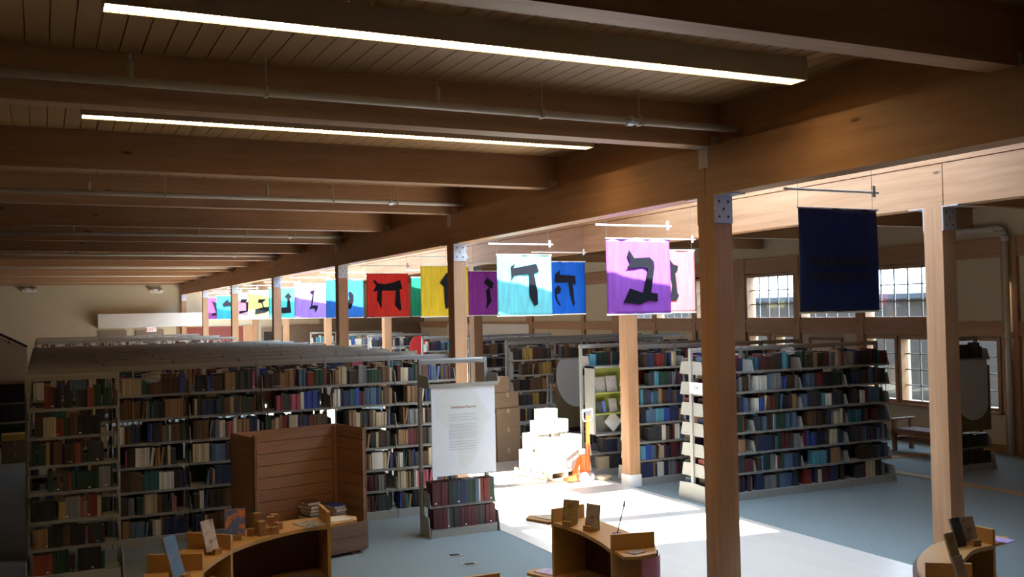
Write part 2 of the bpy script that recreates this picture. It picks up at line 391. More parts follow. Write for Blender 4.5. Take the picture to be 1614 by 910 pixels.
# ------------------------------------------------------------------ books
PAL = {'black': (.012,.011,.012), 'dark green': (.015,.05,.028), 'bottle green': (.01,.035,.02), 'dark red': (.17,.02,.015), 'rust red': (.27,.055,.025), 'maroon': (.085,.016,.02),
       'navy': (.018,.028,.075), 'blue': (.03,.06,.28), 'teal': (.02,.10,.12), 'dark brown': (.045,.024,.014), 'brown': (.11,.055,.025), 'tan': (.26,.15,.07),
       'cream': (.48,.40,.26), 'white': (.60,.58,.52), 'grey': (.18,.18,.175), 'mustard': (.36,.24,.06), 'pink': (.42,.09,.14), 'charcoal': (.035,.035,.038), 'green': (.02,.17,.075), 'steel blue': (.07,.12,.19), 'turquoise': (.07,.25,.32)}
MIXL = ['black']*5+['dark green']*3+['bottle green']*2+['dark red']*3+['rust red']*2+['dark brown']*4+['brown']*2+['tan','cream','grey','charcoal','charcoal','mustard','maroon']
MIXM = ['cream']*3+['tan']*3+['brown']*3+['dark brown']*3+['navy']*3+['blue','white','white','grey','maroon','dark red','pink','teal','dark green','charcoal','charcoal','black','steel blue']
MIXR = ['charcoal']*4+['navy']*4+['dark brown']*3+['maroon']*3+['teal','steel blue','steel blue','black','black','bottle green','dark green','brown','tan','white','cream','dark red','grey','grey','blue','turquoise']
# one hardback: spine, two boards and the page block, spine towards -Y, unit size
bm_ = MB(); bm_.box(0,.09,0,1,0,1).box(.91,1,0,1,0,1).box(.09,.91,0,.07,0,1); nc_ = len(bm_.f); bm_.box(.09,.91,.07,.97,.025,.972)
BOOK = bm_.mesh('book'); BOOK.materials.append(MATS['book_cover']); BOOK.materials.append(MATS['page'])
for i, p in enumerate(BOOK.polygons): p.material_index = 0 if i < nc_ else 1
LABELM = MB().box(.15,.85,-.006,0,.07,.14).mesh('spine_label'); LABELM.materials.append(MATS['white'])
def spine_label(o):
    if random.random() < .14: obj('spine_label', LABELM, o)
class Stuff:
    def __init__(s): s.mb = MB(); s.c = []
    def book(s, x, y, z, wd, d, h, col, lean=0, sgn=1):
        T = T3(x, y, z) @ Matrix.Rotation(lean, 4, 'Y') if lean else T3(x, y, z)
        y0, y1 = (0, d) if sgn > 0 else (-d, 0)
        s.mb.box(0, wd, y0, y1, 0, h, T)
        f = random.uniform(.8, 1.2); c = tuple(v*f for v in PAL[col])
        s.c += [c, (.40,.35,.26), c, c, c, c]
STUFF = Stuff()
COUNT = [0]
def shelf_books(x0, x1, yf, z, mix, hmax=.27, individual=None, sgn=1, fill=1.0, wide=1.0):
    """stand books along a shelf from x0 to x1 with their spines at yf; individual = (place text, group) for single objects"""
    x = x0+random.uniform(0, .03); end = x0+(x1-x0)*fill
    while x < end-.02:
        c = random.choice(mix); n = random.choice((1,1,2,2,3,4,6)); wd = random.uniform(.017,.042)*wide; h = random.uniform(.19, hmax); d = min(.22, h*.78)
        if random.random() < .05: x += random.uniform(.02, .09)
        for k in range(n):
            if x+wd > end: break
            ins = random.uniform(0, .02); lean = 0
            if k == n-1 and random.random() < .1 and x+wd+.05 < end: lean = .14
            hh = h*random.uniform(.985, 1)
            if individual and COUNT[0] < 297:
                COUNT[0] += 1
                o = obj('book', BOOK); o.scale = (wd*.97, d, hh); o.location = (x, yf+ins, z+.001); o.rotation_euler = (0, -0, 0)
                f = random.uniform(.8, 1.2); o.color = (*[v*f for v in PAL[c]], 1)
                spine_label(o)
                tag(o, '%s hardback on %s' % (c, individual[0]), 'book', '%s books on %s' % (c, individual[0]))
            else: STUFF.book(x, yf+ins*sgn, z+.001, wd*.95, d, hh, c, lean, sgn)
            x += wd + (.03 if lean else 0)

# ------------------------------------------------------------------ steel bookcases
SZ = [.11, .40, .70, 1.01, 1.31, 1.62, 1.93]; ZT = 2.295; BAY = .942
RAILV = [(-.025, 2.225), (.025, 2.225), (.025, 2.27), (.005, ZT), (-.005, ZT), (-.025, 2.272)]
RAIL = MB().add([Vector((x, y, z)) for x in (.02, BAY-.02) for y, z in RAILV], [(5,4,3,2,1,0), (6,7,8,9,10,11)]+[(i, (i+1) % 6, 6+(i+1) % 6, 6+i) for i in range(6)]).mesh('top_rail'); RAIL.materials.append(MATS['steel_shelf'])
pm2 = MB().box(-.02, .02, -.03, .03, 0, ZT)
POST = pm2.mesh('upright'); POST.materials.append(MATS['steel_shelf'])
SLOT = MB()
for i in range(60):
    for dx in (-.008, .008): SLOT.box(dx-.003, dx+.003, -.0315, -.03, .35+i*.032, .362+i*.032)
SLOT2 = MB().box(-.014, -.005, -.0315, -.03, 2.235, 2.28).box(.005, .014, -.0315, -.03, 2.235, 2.28).mesh('slots'); SLOT2.materials.append(MATS['steel_dark'])
SLOT = SLOT.mesh('slots'); SLOT.materials.append(MATS['steel_dark'])
def shelf_mesh(s):
    m = MB(); a, b = sorted((s*.03, s*.29)); m.box(.004, BAY-.004, a, b, -.02, 0)
    a, b = sorted((s*.284, s*.29)); m.box(.004, BAY-.004, a, b, -.03, .002)
    me = m.mesh('shelf'); me.materials.append(MATS['steel_shelf']); return me
SHELF = {s: shelf_mesh(s) for s in (-1, 1)}
def plate(s):      # end bracket of one shelf: a tapering steel plate
    m = MB(); v = [(s*.03, -.03), (s*.30, -.03), (s*.25, .16), (s*.03, .17)]
    vs = [Vector((x, y, z)) for x in (-.004, .004) for y, z in v]
    m.add(vs, [(0,1,2,3), (7,6,5,4), (0,4,5,1), (1,5,6,2), (2,6,7,3), (3,7,4,0)]); me = m.mesh('end_bracket'); me.materials.append(MATS['steel_shelf']); return me
PLATE = {s: plate(s) for s in (-1, 1)}
def base_mesh(s):
    m = MB(); a, b = sorted((s*.03, s*.33)); m.box(.004, BAY-.004, a, b, 0, .11); me = m.mesh('base'); me.materials.append(MATS['steel_shelf']); return me
BASE = {s: base_mesh(s) for s in (-1, 1)}
def basend(s):
    m = MB(); v = [(s*.0, 0), (s*.36, 0), (s*.31, .26), (s*.0, .28)]; vs = [Vector((x, y, z)) for x in (-.006, .006) for y, z in v]
    m.add(vs, [(0,1,2,3), (7,6,5,4), (0,4,5,1), (1,5,6,2), (2,6,7,3), (3,7,4,0)]); me = m.mesh('base_end'); me.materials.append(MATS['steel_shelf']); return me
BEND = {s: basend(s) for s in (-1, 1)}
def bookcase(x0, nb, y, label, mix, sides=(-1,), levels=range(7), slots=False, group=None, indiv=None, skip=(), ends=True, hmax=.26, wide=1.0, fills=None, topdown=True):
    t = thing('steel_bookcase', label, 'bookcase', (x0, y, 0), 0, group)
    for k in range(nb+1):
        p = obj('upright', POST, t, (k*BAY, 0, 0))
        if slots: obj('slots', SLOT, p)['kind'] = 'stuff'
        else: obj('slots', SLOT2, p)['kind'] = 'stuff'
    for k in range(nb): obj('top_rail', RAIL, t, (k*BAY, 0, 0))
    for s in sides:
        for k in range(nb):
            if 0 in levels: obj('base', BASE[s], t, (k*BAY, 0, 0))
            for j in sorted(levels, reverse=True):
                if (k, j) in skip: continue
                if j > 0:
                    sh = obj('shelf', SHELF[s], t, (k*BAY, 0, SZ[j]))
                    obj('end_bracket', PLATE[s], sh, (.012, 0, 0))
                    if k == nb-1: obj('end_bracket', PLATE[s], sh, (BAY-.012, 0, 0))
                fill = random.choice((1, 1, 1, .95, .85)) if fills is None else fills
                a, b = x0+k*BAY+.03, x0+(k+1)*BAY-.03
                if random.random() < .3: a += random.uniform(.05, .2)
                ind = None
                if indiv and s < 0: ind = indiv(k, j)
                yf = y+s*.275
                shelf_books(a, b, yf, SZ[j], mix, hmax, ind, -s, fill, wide)
        if ends and 0 in levels:
            for k in (0, nb): obj('base_end', BEND[s], t, (k*BAY+(-.02 if k == 0 else .02), 0, 0))
    return t
ORD = ['bottom shelf', 'second shelf up', 'third shelf up', 'fourth shelf up', 'fifth shelf up', 'sixth shelf up', 'top shelf']
ROW = [12.25+1.42*k for k in range(12)]
# display unit and the lone bay share the first row line
def ind_lone(k, j): return ('the %s of the lone one-bay bookcase' % ORD[j], '')
def ind_disp(k, j): return ('the %s of the bookcase under the Express poster' % ORD[j], '')
DISP = bookcase(4.5, 1, 12.2, 'grey steel one-bay bookcase carrying the tall Express poster', ['maroon','maroon','charcoal','navy','dark green','dark red','grey'], levels=(0, 1), slots=True, fills=0)
for j, seq, hh, yf in ((1, [('maroon', 7, .034), ('black', 1, .03), ('bottle green', 2, .036), ('navy', 6, .034), ('dark green', 3, .034), ('steel blue', 2, .03), ('white', 1, .02), ('dark red', 5, .03), ('dark green', 2, .036)], .305, 11.90), (0, [('maroon', 6, .031), ('grey', 1, .03), ('charcoal', 5, .03), ('maroon', 8, .029), ('charcoal', 3, .03), ('maroon', 6, .028)], .255, 11.86)):
    x = 4.54
    for c, n, wd in seq:
        for q in range(n):
            wd_ = wd*(.93 if j else 1.02); COUNT[0] += 1; o = obj('book', BOOK); o.scale = (wd_*.96, .22, hh*random.uniform(.97, 1.0)); o.location = (x, yf+random.uniform(0, .012), SZ[j]+.001); x += wd_
            f = random.uniform(.85, 1.15); o.color = (*[v*f for v in PAL[c]], 1); pl_ = ind_disp(0, j)[0]
            spine_label(o)
            tag(o, '%s hardback on %s' % (c, pl_), 'book', '%s books on %s' % (c, pl_))
bookcase(-.15, 1, 12.25, 'grey steel one-bay bookcase standing alone before the long rows', MIXL, slots=True, indiv=ind_lone, hmax=.255)
LW = ['nearest long row', 'second', 'third', 'fourth', 'fifth', 'sixth', 'seventh', 'eighth', 'ninth']
def ind_row(k, j):
    return ('the %s of the long row behind the crate' % ORD[j], '') if (j == 6 or (k == 5 and j < 6)) else None
for k in range(1, 10):
    lab = 'long grey steel bookcase row of six bays just behind the plank crate' if k == 1 else 'long grey steel bookcase row showing its top rails beyond the first row'
    bookcase(-.15, 6, ROW[k], lab, MIXL[:0]+MIXM+(['brown','dark brown','black','dark green'] if k == 1 else []), levels=range(7) if k <= 1 else (5, 6), sides=(-1, 1) if k <= 2 else (-1,), slots=k == 1,
             group=None if k == 1 else 'rear bookcase rows on the lamp side', indiv=ind_row if k == 1 else None, hmax=.255)
for y in (31.5, 34.6, 39.4):
    bookcase(-.15, 6 if y > 32 else 6, y, 'distant grey steel bookcase row near the back wall doors', ['white','cream','grey','maroon'], levels=(6,), group='distant bookcase rows before the back wall')
# window side
bookcase(8.8, 4, 12.12, 'four-bay steel bookcase row beside the timber column, end card 2-K', MIXR, sides=(-1, 1), slots=True, hmax=.26)
bookcase(8.87, 4, 13.98, 'steel bookcase row standing right behind the white-based timber column', MIXR, sides=(-1, 1), hmax=.26)
bookcase(8.6, 3, 15.1, 'steel bookcase row holding the olive display case in its end bay', MIXR, sides=(-1,), skip={(0, j) for j in range(2, 6)}, hmax=.25)
bookcase(8.5, 4, 17.95, 'steel bookcase row with brown volumes behind the stacked cartons', ['brown','dark brown','tan','dark brown','black','charcoal','mustard'], sides=(-1,), skip={(1, j) for j in range(2, 6)}, hmax=.25)
for y, x0, nb, mx_ in ((19.6, 9.3, 5, MIXM), (21.0, 9.0, 5, ['black','charcoal','brown','tan']), (24.0, 8.95, 4, MIXR), (28.5, 8.9, 2, ['cream','charcoal','navy','black']), (31, 9.0, 2, ['blue','white','white','grey']), (35.5, 8.9, 3, ['white','turquoise','white','cream'])):
    bookcase(x0, nb, y, 'grey steel bookcase row far back on the window side', mx_, levels=(4, 5, 6), group='far bookcase rows on the window side', hmax=.26)
bookcase(14.0, 1, 12.1, 'one-bay steel bookcase with hanging text panel near the window wall', ['black','charcoal','dark brown','bottle green'], levels=(0, 1, 6), hmax=.28)
# end card
t = thing('end_card', 'white end card lettered 2-K on the row beside the column', 'sign', (8.77, 11.94, 1.66))
bx('card', 'white', t, -.006, 0, -.17, .17, -.04, .13)
text('lettering', '2-K', .07, 'ink', t, T3(-.008, 0, .03) @ Matrix.Rotation(-math.pi/2, 4, 'Z') @ FRONT, .0005)

# ------------------------------------------------------------------ panels and posters
def text_lines(parent, x0, x1, y, z0, z1, n, ragged=.85):
    m = MB()
    for i in range(n):
        z = z0+(z1-z0)*i/max(1, n-1)
        if random.random() < .1: continue
        m.box(x0, x0+(x1-x0)*random.uniform(ragged, 1), y-.0012, y, z, z+.006)
    o = m.build('small_print', 'ink_grey', parent); o['kind'] = 'stuff'; return o
t = thing('poster_board', 'tall white poster board titled Zimbabwe Express on the one-bay bookcase', 'poster', (4.52, 11.84, 0))
bx('board', 'poster', t, 0, .9, 0, .012, .79, 1.93)
af = [(.18,1.9),(.45,1.92),(.62,1.86),(.72,1.7),(.85,1.52),(.74,1.42),(.68,1.2),(.6,1.0),(.48,.86),(.4,.9),(.36,1.15),(.36,1.4),(.2,1.42),(.06,1.55),(.06,1.75)]
MB().prism(af, 0, .0008, T3(0, -.0009, 0) @ FRONT @ Matrix.Identity(4)).build('map_shape', 'poster_shape', t)
text('title', 'Zimbabwe Express', .047, 'ink_red', t, T3(.45, -.003, 1.655) @ FRONT, .0005)
for z0, z1, n in ((1.50,1.57,3), (1.27,1.44,7), (1.12,1.22,4)): text_lines(t, .24, .66, -.0022, z0, z1, n)
ts = obj('ledge_shelf', MB().box(-.03, .95, -.02, .36, -.02, 0).box(-.03, .95, -.022, -.016, -.02, .03).mesh('ledge')); ts.data.materials.append(MATS['steel_shelf']); ts.parent = t; ts.location = (0, 0, 1.955)
for x in (-.03, .95):
    v = [(.36,-.02), (-.02,-.02), (.02,.13), (.36,.14)]; vv = [Vector((x+d, y, 1.955+z)) for d in (-.004,.004) for y, z in v]
    MB().add(vv, [(0,1,2,3),(7,6,5,4),(0,4,5,1),(1,5,6,2),(2,6,7,3),(3,7,4,0)]).build('ledge_bracket', 'steel_shelf', t)
def ellipse(cx, cz, a, b, n=40, t0=0, t1=2*math.pi): return [(cx+a*math.cos(t0+(t1-t0)*i/n), cz+b*math.sin(t0+(t1-t0)*i/n)) for i in range(n if t1-t0 > 6.2 else n+1)]
t = thing('oval_panel', 'grey oval text panel with a small dark portrait among brown volumes', 'sign', (9.46, 17.62, 0))
bx('backing', 'oval_back', t, 0, .94, .012, .03, .5, 1.9)
MB().prism([(a, min(b, 1.9)) for a, b in ellipse(.5, 1.55, .5, .63) if b < 1.9 or abs(a-.5) > .3], 0, .012, T3(0, .012, 0) @ FRONT).build('oval_board', 'oval', t)
text_lines(t, .16, .5, -.0005, 1.12, 1.86, 22)
bx('portrait', 'dark', t, .54, .78, -.003, .0, 1.55, 1.86)
MB().prism(ellipse(.65, 1.75, .04, .07, 16), 0, .001, T3(0, -.0032, 0) @ FRONT).build('portrait_face', 'oval', t)
t = thing('hanging_panel', 'grey text panel with rounded foot on the bookcase near the windows', 'sign', (14.03, 11.8, 0))
bx('backing', 'oval_back', t, 0, .9, .012, .03, .68, 1.8)
po = [(.12,1.9),(.82,1.9),(.82,1.15)]+ellipse(.47, 1.15, .35, .28, 16, 0, -math.pi)[1:-1]+[(.12,1.15)]
MB().prism(po, 0, .012, T3(0, .012, 0) @ FRONT).build('panel_board', 'oval', t)
text_lines(t, .3, .66, -.0005, 1.1, 1.7, 18)
# olive display case in the row end
t = thing('display_case', 'pale shallow display case with olive lining in the row end bay', 'display case', (8.57, 14.62, 0))
m = MB()
for q in ((0,.03,.72,1.92), (.97,1.0,.72,1.92), (0,1,1.89,1.92), (0,1,.72,.75)): m.box(q[0], q[1], 0, .3, q[2], q[3])
m.build('case_frame', 'steel_shelf', t); bx('lining', 'greenpanel', t, .03, .97, .26, .3, 1.1, 1.89); bx('lower_lining', 'steel_shelf', t, .03, .97, .26, .3, .75, 1.1)
for z in (1.46, 1.1): bx('case_shelf', 'greenpanel', t, .03, .97, .04, .26, z-.02, z)
art('print_bw', [(.02,.02,.02), (.6,.56,.5), (.65,.6,.55), (.03,.03,.03)], 45); art('print_tan', [(.42,.36,.3), (.5,.44,.38), (.25,.2,.17)], 30)
def cover(name, mat, label, x, y, z, wd, h, tilt=.18, rz=0, th=.015, group=None):
    o = bx(name, mat, None, -wd/2, wd/2, 0, th, 0, h); o.location = (x, y, z); o.rotation_euler = (-tilt, 0, rz); return tag(o, label, 'book', group)
cover('art_book', 'print_tan', 'tan patterned art book standing on the display case top tier', 8.79, 14.74, 1.465, .2, .27)
cover('art_book', 'print_bw', 'black scribble patterned art book on the display case top tier', 9.02, 14.74, 1.465, .21, .28)
cover('art_book', 'print_tan', 'slim brown art book at the edge of the display case top tier', 8.65, 14.75, 1.465, .06, .26)
cover('art_book', 'steel_dark', 'dark grey book beside the blue one in the display case', 8.76, 14.74, 1.105, .12, .2)
cover('art_book', 'blue_plastic', 'bright blue slim book in the display case middle tier', 8.86, 14.74, 1.105, .06, .21)
cover('art_book', 'print_bw', 'figure printed book facing out in the display case middle tier', 9.04, 14.74, 1.105, .16, .24)
o = bx('folded_card', 'white', None, -.13, .13, 0, .012, -.13, .13); o.location = (9.03, 14.75, .94); o.rotation_euler = (-.1, math.pi/4, 0); tag(o, 'white square card standing on its corner in the display case', 'card')

# ------------------------------------------------------------------ banners
ROW1 = [(6.43, 9.84), (6.455, 12.95), (6.45, 16.13), (6.44, 19.24), (6.42, 22.35), (6.4, 25.4), (6.38, 28.5), (6.36, 31.5), (6.38, 34.7), (6.41, 38.0), (6.45, 41.2)]
ROW2 = [(8.13, 11.66), (8.03, 14.67), (8.23, 18.15), (8.11, 21.2), (8.1, 24.4)]
def banner(x, y, wd, col, label, letters, text2=None, z0=2.84, h=.9, trans=.55, seed=0):
    t = thing('banner', label, 'banner', (x, y, z0)); rnd = random.Random(seed+3)
    nx, nz = 24, 20; ph = [rnd.uniform(0, 6) for _ in range(4)]
    def dy(u, v): return .006*math.sin(u*17+ph[0]+2*v)*(.3+.7*v)+.003*math.sin(u*31+ph[1])+.004*math.sin(v*5+u*6+ph[2])
    vs = []; fs = []
    for j in range(nz+1):
        for i in range(nx+1): u, v = i/nx, j/nz; vs.append((-wd/2+wd*u, dy(u, v), h*v))
    for j in range(nz):
        for i in range(nx): a = j*(nx+1)+i; fs.append((a, a+1, a+nx+2, a+nx+1))
    o = MB().add(vs, fs).build('cloth', cloth('cloth_%s_%d' % (label.split()[0], seed), col, trans), t, True)
    sm = o.modifiers.new('solid', 'SOLIDIFY'); sm.thickness = .002
    for poly in letters:
        p = [(-wd/2+wd*a, h*(1-b)) for a, b in poly]
        MB().prism(p, 0, .003, T3(0, -.0145, 0) @ FRONT).build('letter', 'black_cloth', t)
    for zz in (0, h): MB().cyl((-wd/2-.01, 0, zz), (wd/2+.01, 0, zz), .008, 8).build('hem_rod', 'white', t)
    MB().cyl((-wd/2-.12, .03, h+.16), (wd/2+.05, .03, h+.16), .011, 8).build('hanging_rod', 'white', t)
    bx('rod_clip', 'white', t, wd/2-.02, wd/2+.01, .02, .04, h+.12, h+.22)
    for s in (-1, 1): MB().cyl((s*wd/2*.94, .03, h), (s*wd/2*.94, .03, roofz(x)-z0-.02), .0018, 5).build('cord', 'steel_dark', t)
    if text2:
        for s, zz in text2: text('lettering', s, .108, 'ink', t, T3(.0, -.0165, zz) @ FRONT, .001, .0025)
    return t
def norm(pts, x0, y0, x1, y1): return [((a-x0)/(x1-x0), (b-y0)/(y1-y0)) for a, b in pts]
banner(6.27, 6.42, .91, (.014,.042,.19), 'navy cloth banner lettered THE ALPHABET OF CREATION', [], [('THE ALPHABET', .40), ('OF CREATION', .265)], trans=.2)
BET = norm([(205,375),(235,425),(330,420),(355,445),(358,480),(335,640),(375,645),(375,695),(320,690),(265,712),(165,700),(205,612),(285,640),(320,490),(295,480),(188,487),(213,455),(195,405)], 72, 305, 462, 772)
DAL = norm([(655,240),(683,222),(670,250),(815,222),(832,270),(800,285),(820,400),(822,478),(800,490),(770,430),(768,285),(675,295),(655,328),(660,300)], 572, 165, 914, 548)
HE = [norm([(955,265),(950,295),(1052,303),(1055,360),(1033,350),(1045,480),(1035,497),(1015,420),(1005,345),(935,345),(918,340),(925,290)], 820, 212, 1120, 545), norm([(918,385),(940,362),(958,380),(950,412),(928,418),(935,455),(955,488),(945,490),(922,450),(918,410)], 820, 212, 1120, 545)]
VAV = norm([(210,345),(257,280),(310,360),(285,380),(290,480),(245,507),(238,460),(238,370)], 92, 238, 391, 551)
VAV2 = norm([(510,312),(547,345),(540,378),(522,375),(532,460),(498,510),(505,455),(498,395),(518,372),(487,340)], 395, 268, 645, 548)
CHET = norm([(515,235),(545,268),(610,275),(680,262),(745,238),(765,322),(738,322),(752,505),(735,515),(695,465),(705,335),(580,335),(575,500),(535,415),(545,335),(500,343),(530,285),(502,250)], 448, 180, 823, 571)
TET = norm([(205,300),(225,290),(235,400),(265,440),(290,400),(280,345),(300,340),(325,370),(325,420),(300,490),(250,500),(215,440)], 80, 230, 415, 571)
YOD = norm([(1160,185),(1200,172),(1195,200),(1178,325),(1225,325),(1228,350),(1205,400),(1195,355),(1150,362),(1165,330),(1183,205),(1165,200)], 1020, 110, 1325, 452)
LAM = norm([(935,200),(960,245),(945,255),(955,400),(895,405),(865,400),(870,350),(925,345),(928,255),(907,240)], 790, 150, 1020, 455)
KAF = norm([(650,270),(710,270),(680,300),(692,350),(740,345),(770,310),(755,370),(700,405),(620,420),(625,370),(685,350),(670,305),(645,305)], 572, 180, 790, 465)
MEM = norm([(485,262),(528,262),(520,295),(545,290),(560,265),(565,375),(470,415),(470,385),(520,380),(520,300),(480,295)], 415, 200, 600, 465)
GOAT = norm([(295,310),(320,270),(335,275),(325,290),(395,300),(400,330),(300,335)], 262, 225, 400, 462)
NUN = norm([(185,280),(205,300),(250,290),(250,325),(220,330),(235,370),(230,415),(185,430),(185,405),(205,400),(195,330)], 150, 245, 265, 465)
PINKL = norm([(465,435),(490,470),(520,478),(515,510),(500,520),(512,650),(522,665),(505,695),(465,690),(480,600),(468,520),(440,500)], 300, 380, 630, 772)
defs = [(ROW1[0], (.46,.16,.64), 'purple silk banner with a black Hebrew letter bet', [BET], .9), (ROW1[1], (.22,.70,.74), 'turquoise silk banner with a black Hebrew letter dalet', [DAL], .9),
        (ROW1[2], (.80,.62,.02), 'yellow silk banner with a black vav partly behind the column', [VAV], .9), (ROW1[3], (.70,.05,.03), 'red silk banner with a black Hebrew letter chet', [CHET], .9),
        (ROW1[4], (.06,.30,.72), 'deep blue silk banner with a rounded dark letter behind the column', [TET], .9), (ROW1[5], (.50,.32,.75), 'lilac silk banner with a thin crooked black letter', [YOD], .9),
        (ROW1[6], (.10,.62,.60), 'sea green silk banner with an arrow topped letter', [LAM], .9), (ROW1[7], (.80,.74,.30), 'pale lemon silk banner with a boat shaped letter', [KAF], .9),
        (ROW1[8], (.75,.45,.58), 'rose silk banner with a folded dark letter far down the aisle', [MEM], .9), (ROW1[9], (.05,.50,.75), 'sky blue silk banner with a horned letter far down the aisle', [GOAT], .9),
        (ROW1[10], (.40,.08,.45), 'violet silk banner with a hooked letter, last before the back wall', [NUN], .9),
        (ROW2[0], (.75,.22,.25), 'coral pink silk banner half hidden behind the purple one', [PINKL], .9), (ROW2[1], (.01,.17,.72), 'bright blue silk banner half hidden behind the turquoise one', HE, .9),
        (ROW2[2], (.33,.05,.38), 'magenta silk banner with a narrow black vav', [VAV2], .9), (ROW2[3], (.02,.36,.20), 'green silk banner half hidden behind the yellow one', [VAV], .9),
        (ROW2[4], (.70,.10,.20), 'crimson silk banner half hidden behind the red one', [CHET], .9)]
for i, ((x, y), c, lab, let, wd) in enumerate(defs): banner(x, y, wd, c, lab, let, seed=i+1, trans=.45)

# ------------------------------------------------------------------ plank crate
CR = T3(2.03, 12.02, 0) @ Matrix.Rotation(math.radians(13), 4, 'Z')
t = thing('plank_crate', 'tall open-fronted wooden crate of reddish planks holding old books', 'crate'); t.matrix_world = CR
W_, D_, N_ = 1.4, .72, 10
ph_ = 1.46/N_
for i in range(N_):
    z = .06+i*ph_; j = random.uniform(-.003, .003)
    bx('plank', 'pine_X', t, 0, W_, -.022+j, j, z+.003, z+ph_-.004)
    bx('plank', 'pine_Y', t, W_-.022, W_+j, -D_, -.022, z+.003, z+ph_-.004)
    bx('plank', 'pine_Y', t, j, .022+j, -D_, -.022, z+.003, z+ph_-.004)
bx('back_light_blocker', 'dark', t, 0, W_, .004, .012, .06, 1.5); bx('side_light_blocker', 'dark', t, W_+.004, W_+.012, -D_+.06, 0, .06, 1.5)  # dark sheets added outside the planks so no light shows through the gaps
for x in (.022, W_-.062): bx('corner_post', 'pine_Z', t, x, x+.04, -.062, -.023, .06, 1.5)
for x in (-.024, W_+.004): bx('edge_post', 'oldwood_X', t, x, x+.02, -D_-.001, -D_+.05, .06, 1.55)
bx('crate_floor', 'oldwood_X', t, 0, W_, -D_, 0, .03, .06)
for i in range(2): bx('front_plank', 'oldwood_X', t, 0, W_+.02, -D_-.025, -D_-.002, .05+i*.17, .05+i*.17+.165)
for x in (.15, W_-.2): bx('skid', 'oldwood_X', t, x, x+.08, -D_, 0, 0, .03)
def pile(px, py, n, cols, place, rot0=.3):
    z = .061
    for i in range(n):
        c = random.choice(cols) if i < n-1 else cols[-1]; h = random.uniform(.025, .05)
        o = obj('book', BOOK); a, b = random.uniform(.15,.19), random.uniform(.22,.27)
        o.scale = (h, a, b); p = CR @ Vector((px+random.uniform(-.01,.01), py, 0))
        o.rotation_euler = (0, math.pi/2, rot0+random.uniform(-.15,.15)+math.pi/2); o.location = (p.x, p.y, z+h); z += h+.001
        o.color = (*PAL[c], 1); tag(o, '%s old book in the %s in the crate' % (c, place), 'book', '%s books in the %s' % (c, place))
pile(1.0, -.36, 15, ['dark brown','black','brown'], 'flat pile by the crate corner')
pile(1.25, -.52, 13, ['cream','tan','grey','blue'], 'pile topped by a blue book')
pile(.75, -.5, 8, ['tan','cream','brown','tan'], 'leaning pile behind the front board')

# ------------------------------------------------------------------ curved low display bookcases
def offset(F, d):
    out = []
    for i, p in enumerate(F):
        a = F[max(0, i-1)]; b = F[min(len(F)-1, i+1)]; t = Vector((b[0]-a[0], b[1]-a[1])).normalized()
        out.append((p[0]-t.y*d, p[1]+t.x*d))
    return out
def smooth_curve(P, n=4):
    out = []
    for i in range(len(P)-1):
        p0, p1, p2, p3 = (Vector(P[max(0, min(len(P)-1, k))]) for k in (i-1, i, i+1, i+2))
        for j in range(n):
            t = j/n; out.append(tuple(.5*((2*p1)+(p2-p0)*t+(2*p0-5*p1+4*p2-p3)*t*t+(3*p1-p0-3*p2+p3)*t**3)))
    return out+[tuple(P[-1])]
def slab(name, mat, parent, F, B, z0, z1):
    n = len(F); vs = [Vector((*p, z)) for z in (z0, z1) for p in F+B]; fs = []
    for i in range(n-1):
        fs += [(i, i+1, n+i+1, n+i), (2*n+i, 3*n+i, 3*n+i+1, 2*n+i+1), (i, 2*n+i, 2*n+i+1, i+1), (n+i, n+i+1, 3*n+i+1, 3*n+i)]
    fs += [(0, n, 3*n, 2*n), (n-1, 3*n-1, 4*n-1, 2*n-1)]
    return MB().add(vs, fs).build(name, mat, parent)
def vboard(name, mat, parent, p, q, th, z0, z1):
    d = Vector((q[0]-p[0], q[1]-p[1])).normalized()*(th/2); nrm = Vector((-d.y, d.x))
    pts = [(p[0]+nrm.x, p[1]+nrm.y), (q[0]+nrm.x, q[1]+nrm.y), (q[0]-nrm.x, q[1]-nrm.y), (p[0]-nrm.x, p[1]-nrm.y)]
    return MB().prism(pts, z0, z1).build(name, mat, parent)
def low_case(label, sections, d, ledges=()):
    t = thing('low_bookcase', label, 'bookcase'); first = True
    for P in sections:
        F = smooth_curve(P); B = offset(F, d); Bi = offset(F, d-.02)
        slab('case_top', 'maple', t, F, B, .968, 1.0); slab('case_shelf', 'maple', t, F, Bi, .5, .525); slab('case_bottom', 'maple', t, F, Bi, .05, .08)
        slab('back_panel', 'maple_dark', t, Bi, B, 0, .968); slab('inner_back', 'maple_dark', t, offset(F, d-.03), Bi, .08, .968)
        for k in ((0, -1) if first else (-1,)): vboard('end_board', 'maple', t, F[k], B[k], .03, 0, 1.12)
        first = False
    for poly, z in ledges: MB().prism(poly, z-.025, z).build('ledge', 'maple', t)
    return t
LEFT = [(2.33,8.74), (2.08,8.74), (1.81,8.61), (1.59,8.46), (1.39,8.26)]
low_case('curved maple display bookcase with toy blocks in front of the crate', [LEFT, [(1.39,8.26), (1.22,7.99), (1.09,7.73)], [(1.09,7.73), (1.03,7.4), (1.06,7.0)]], -.42,
         [([(2.35,8.76), (2.63,8.86), (2.66,9.0), (2.58,9.12), (2.33,9.14)], 1.0), ([(2.35,8.76), (2.63,8.86), (2.66,9.0), (2.58,9.12), (2.33,9.14)], .42)])
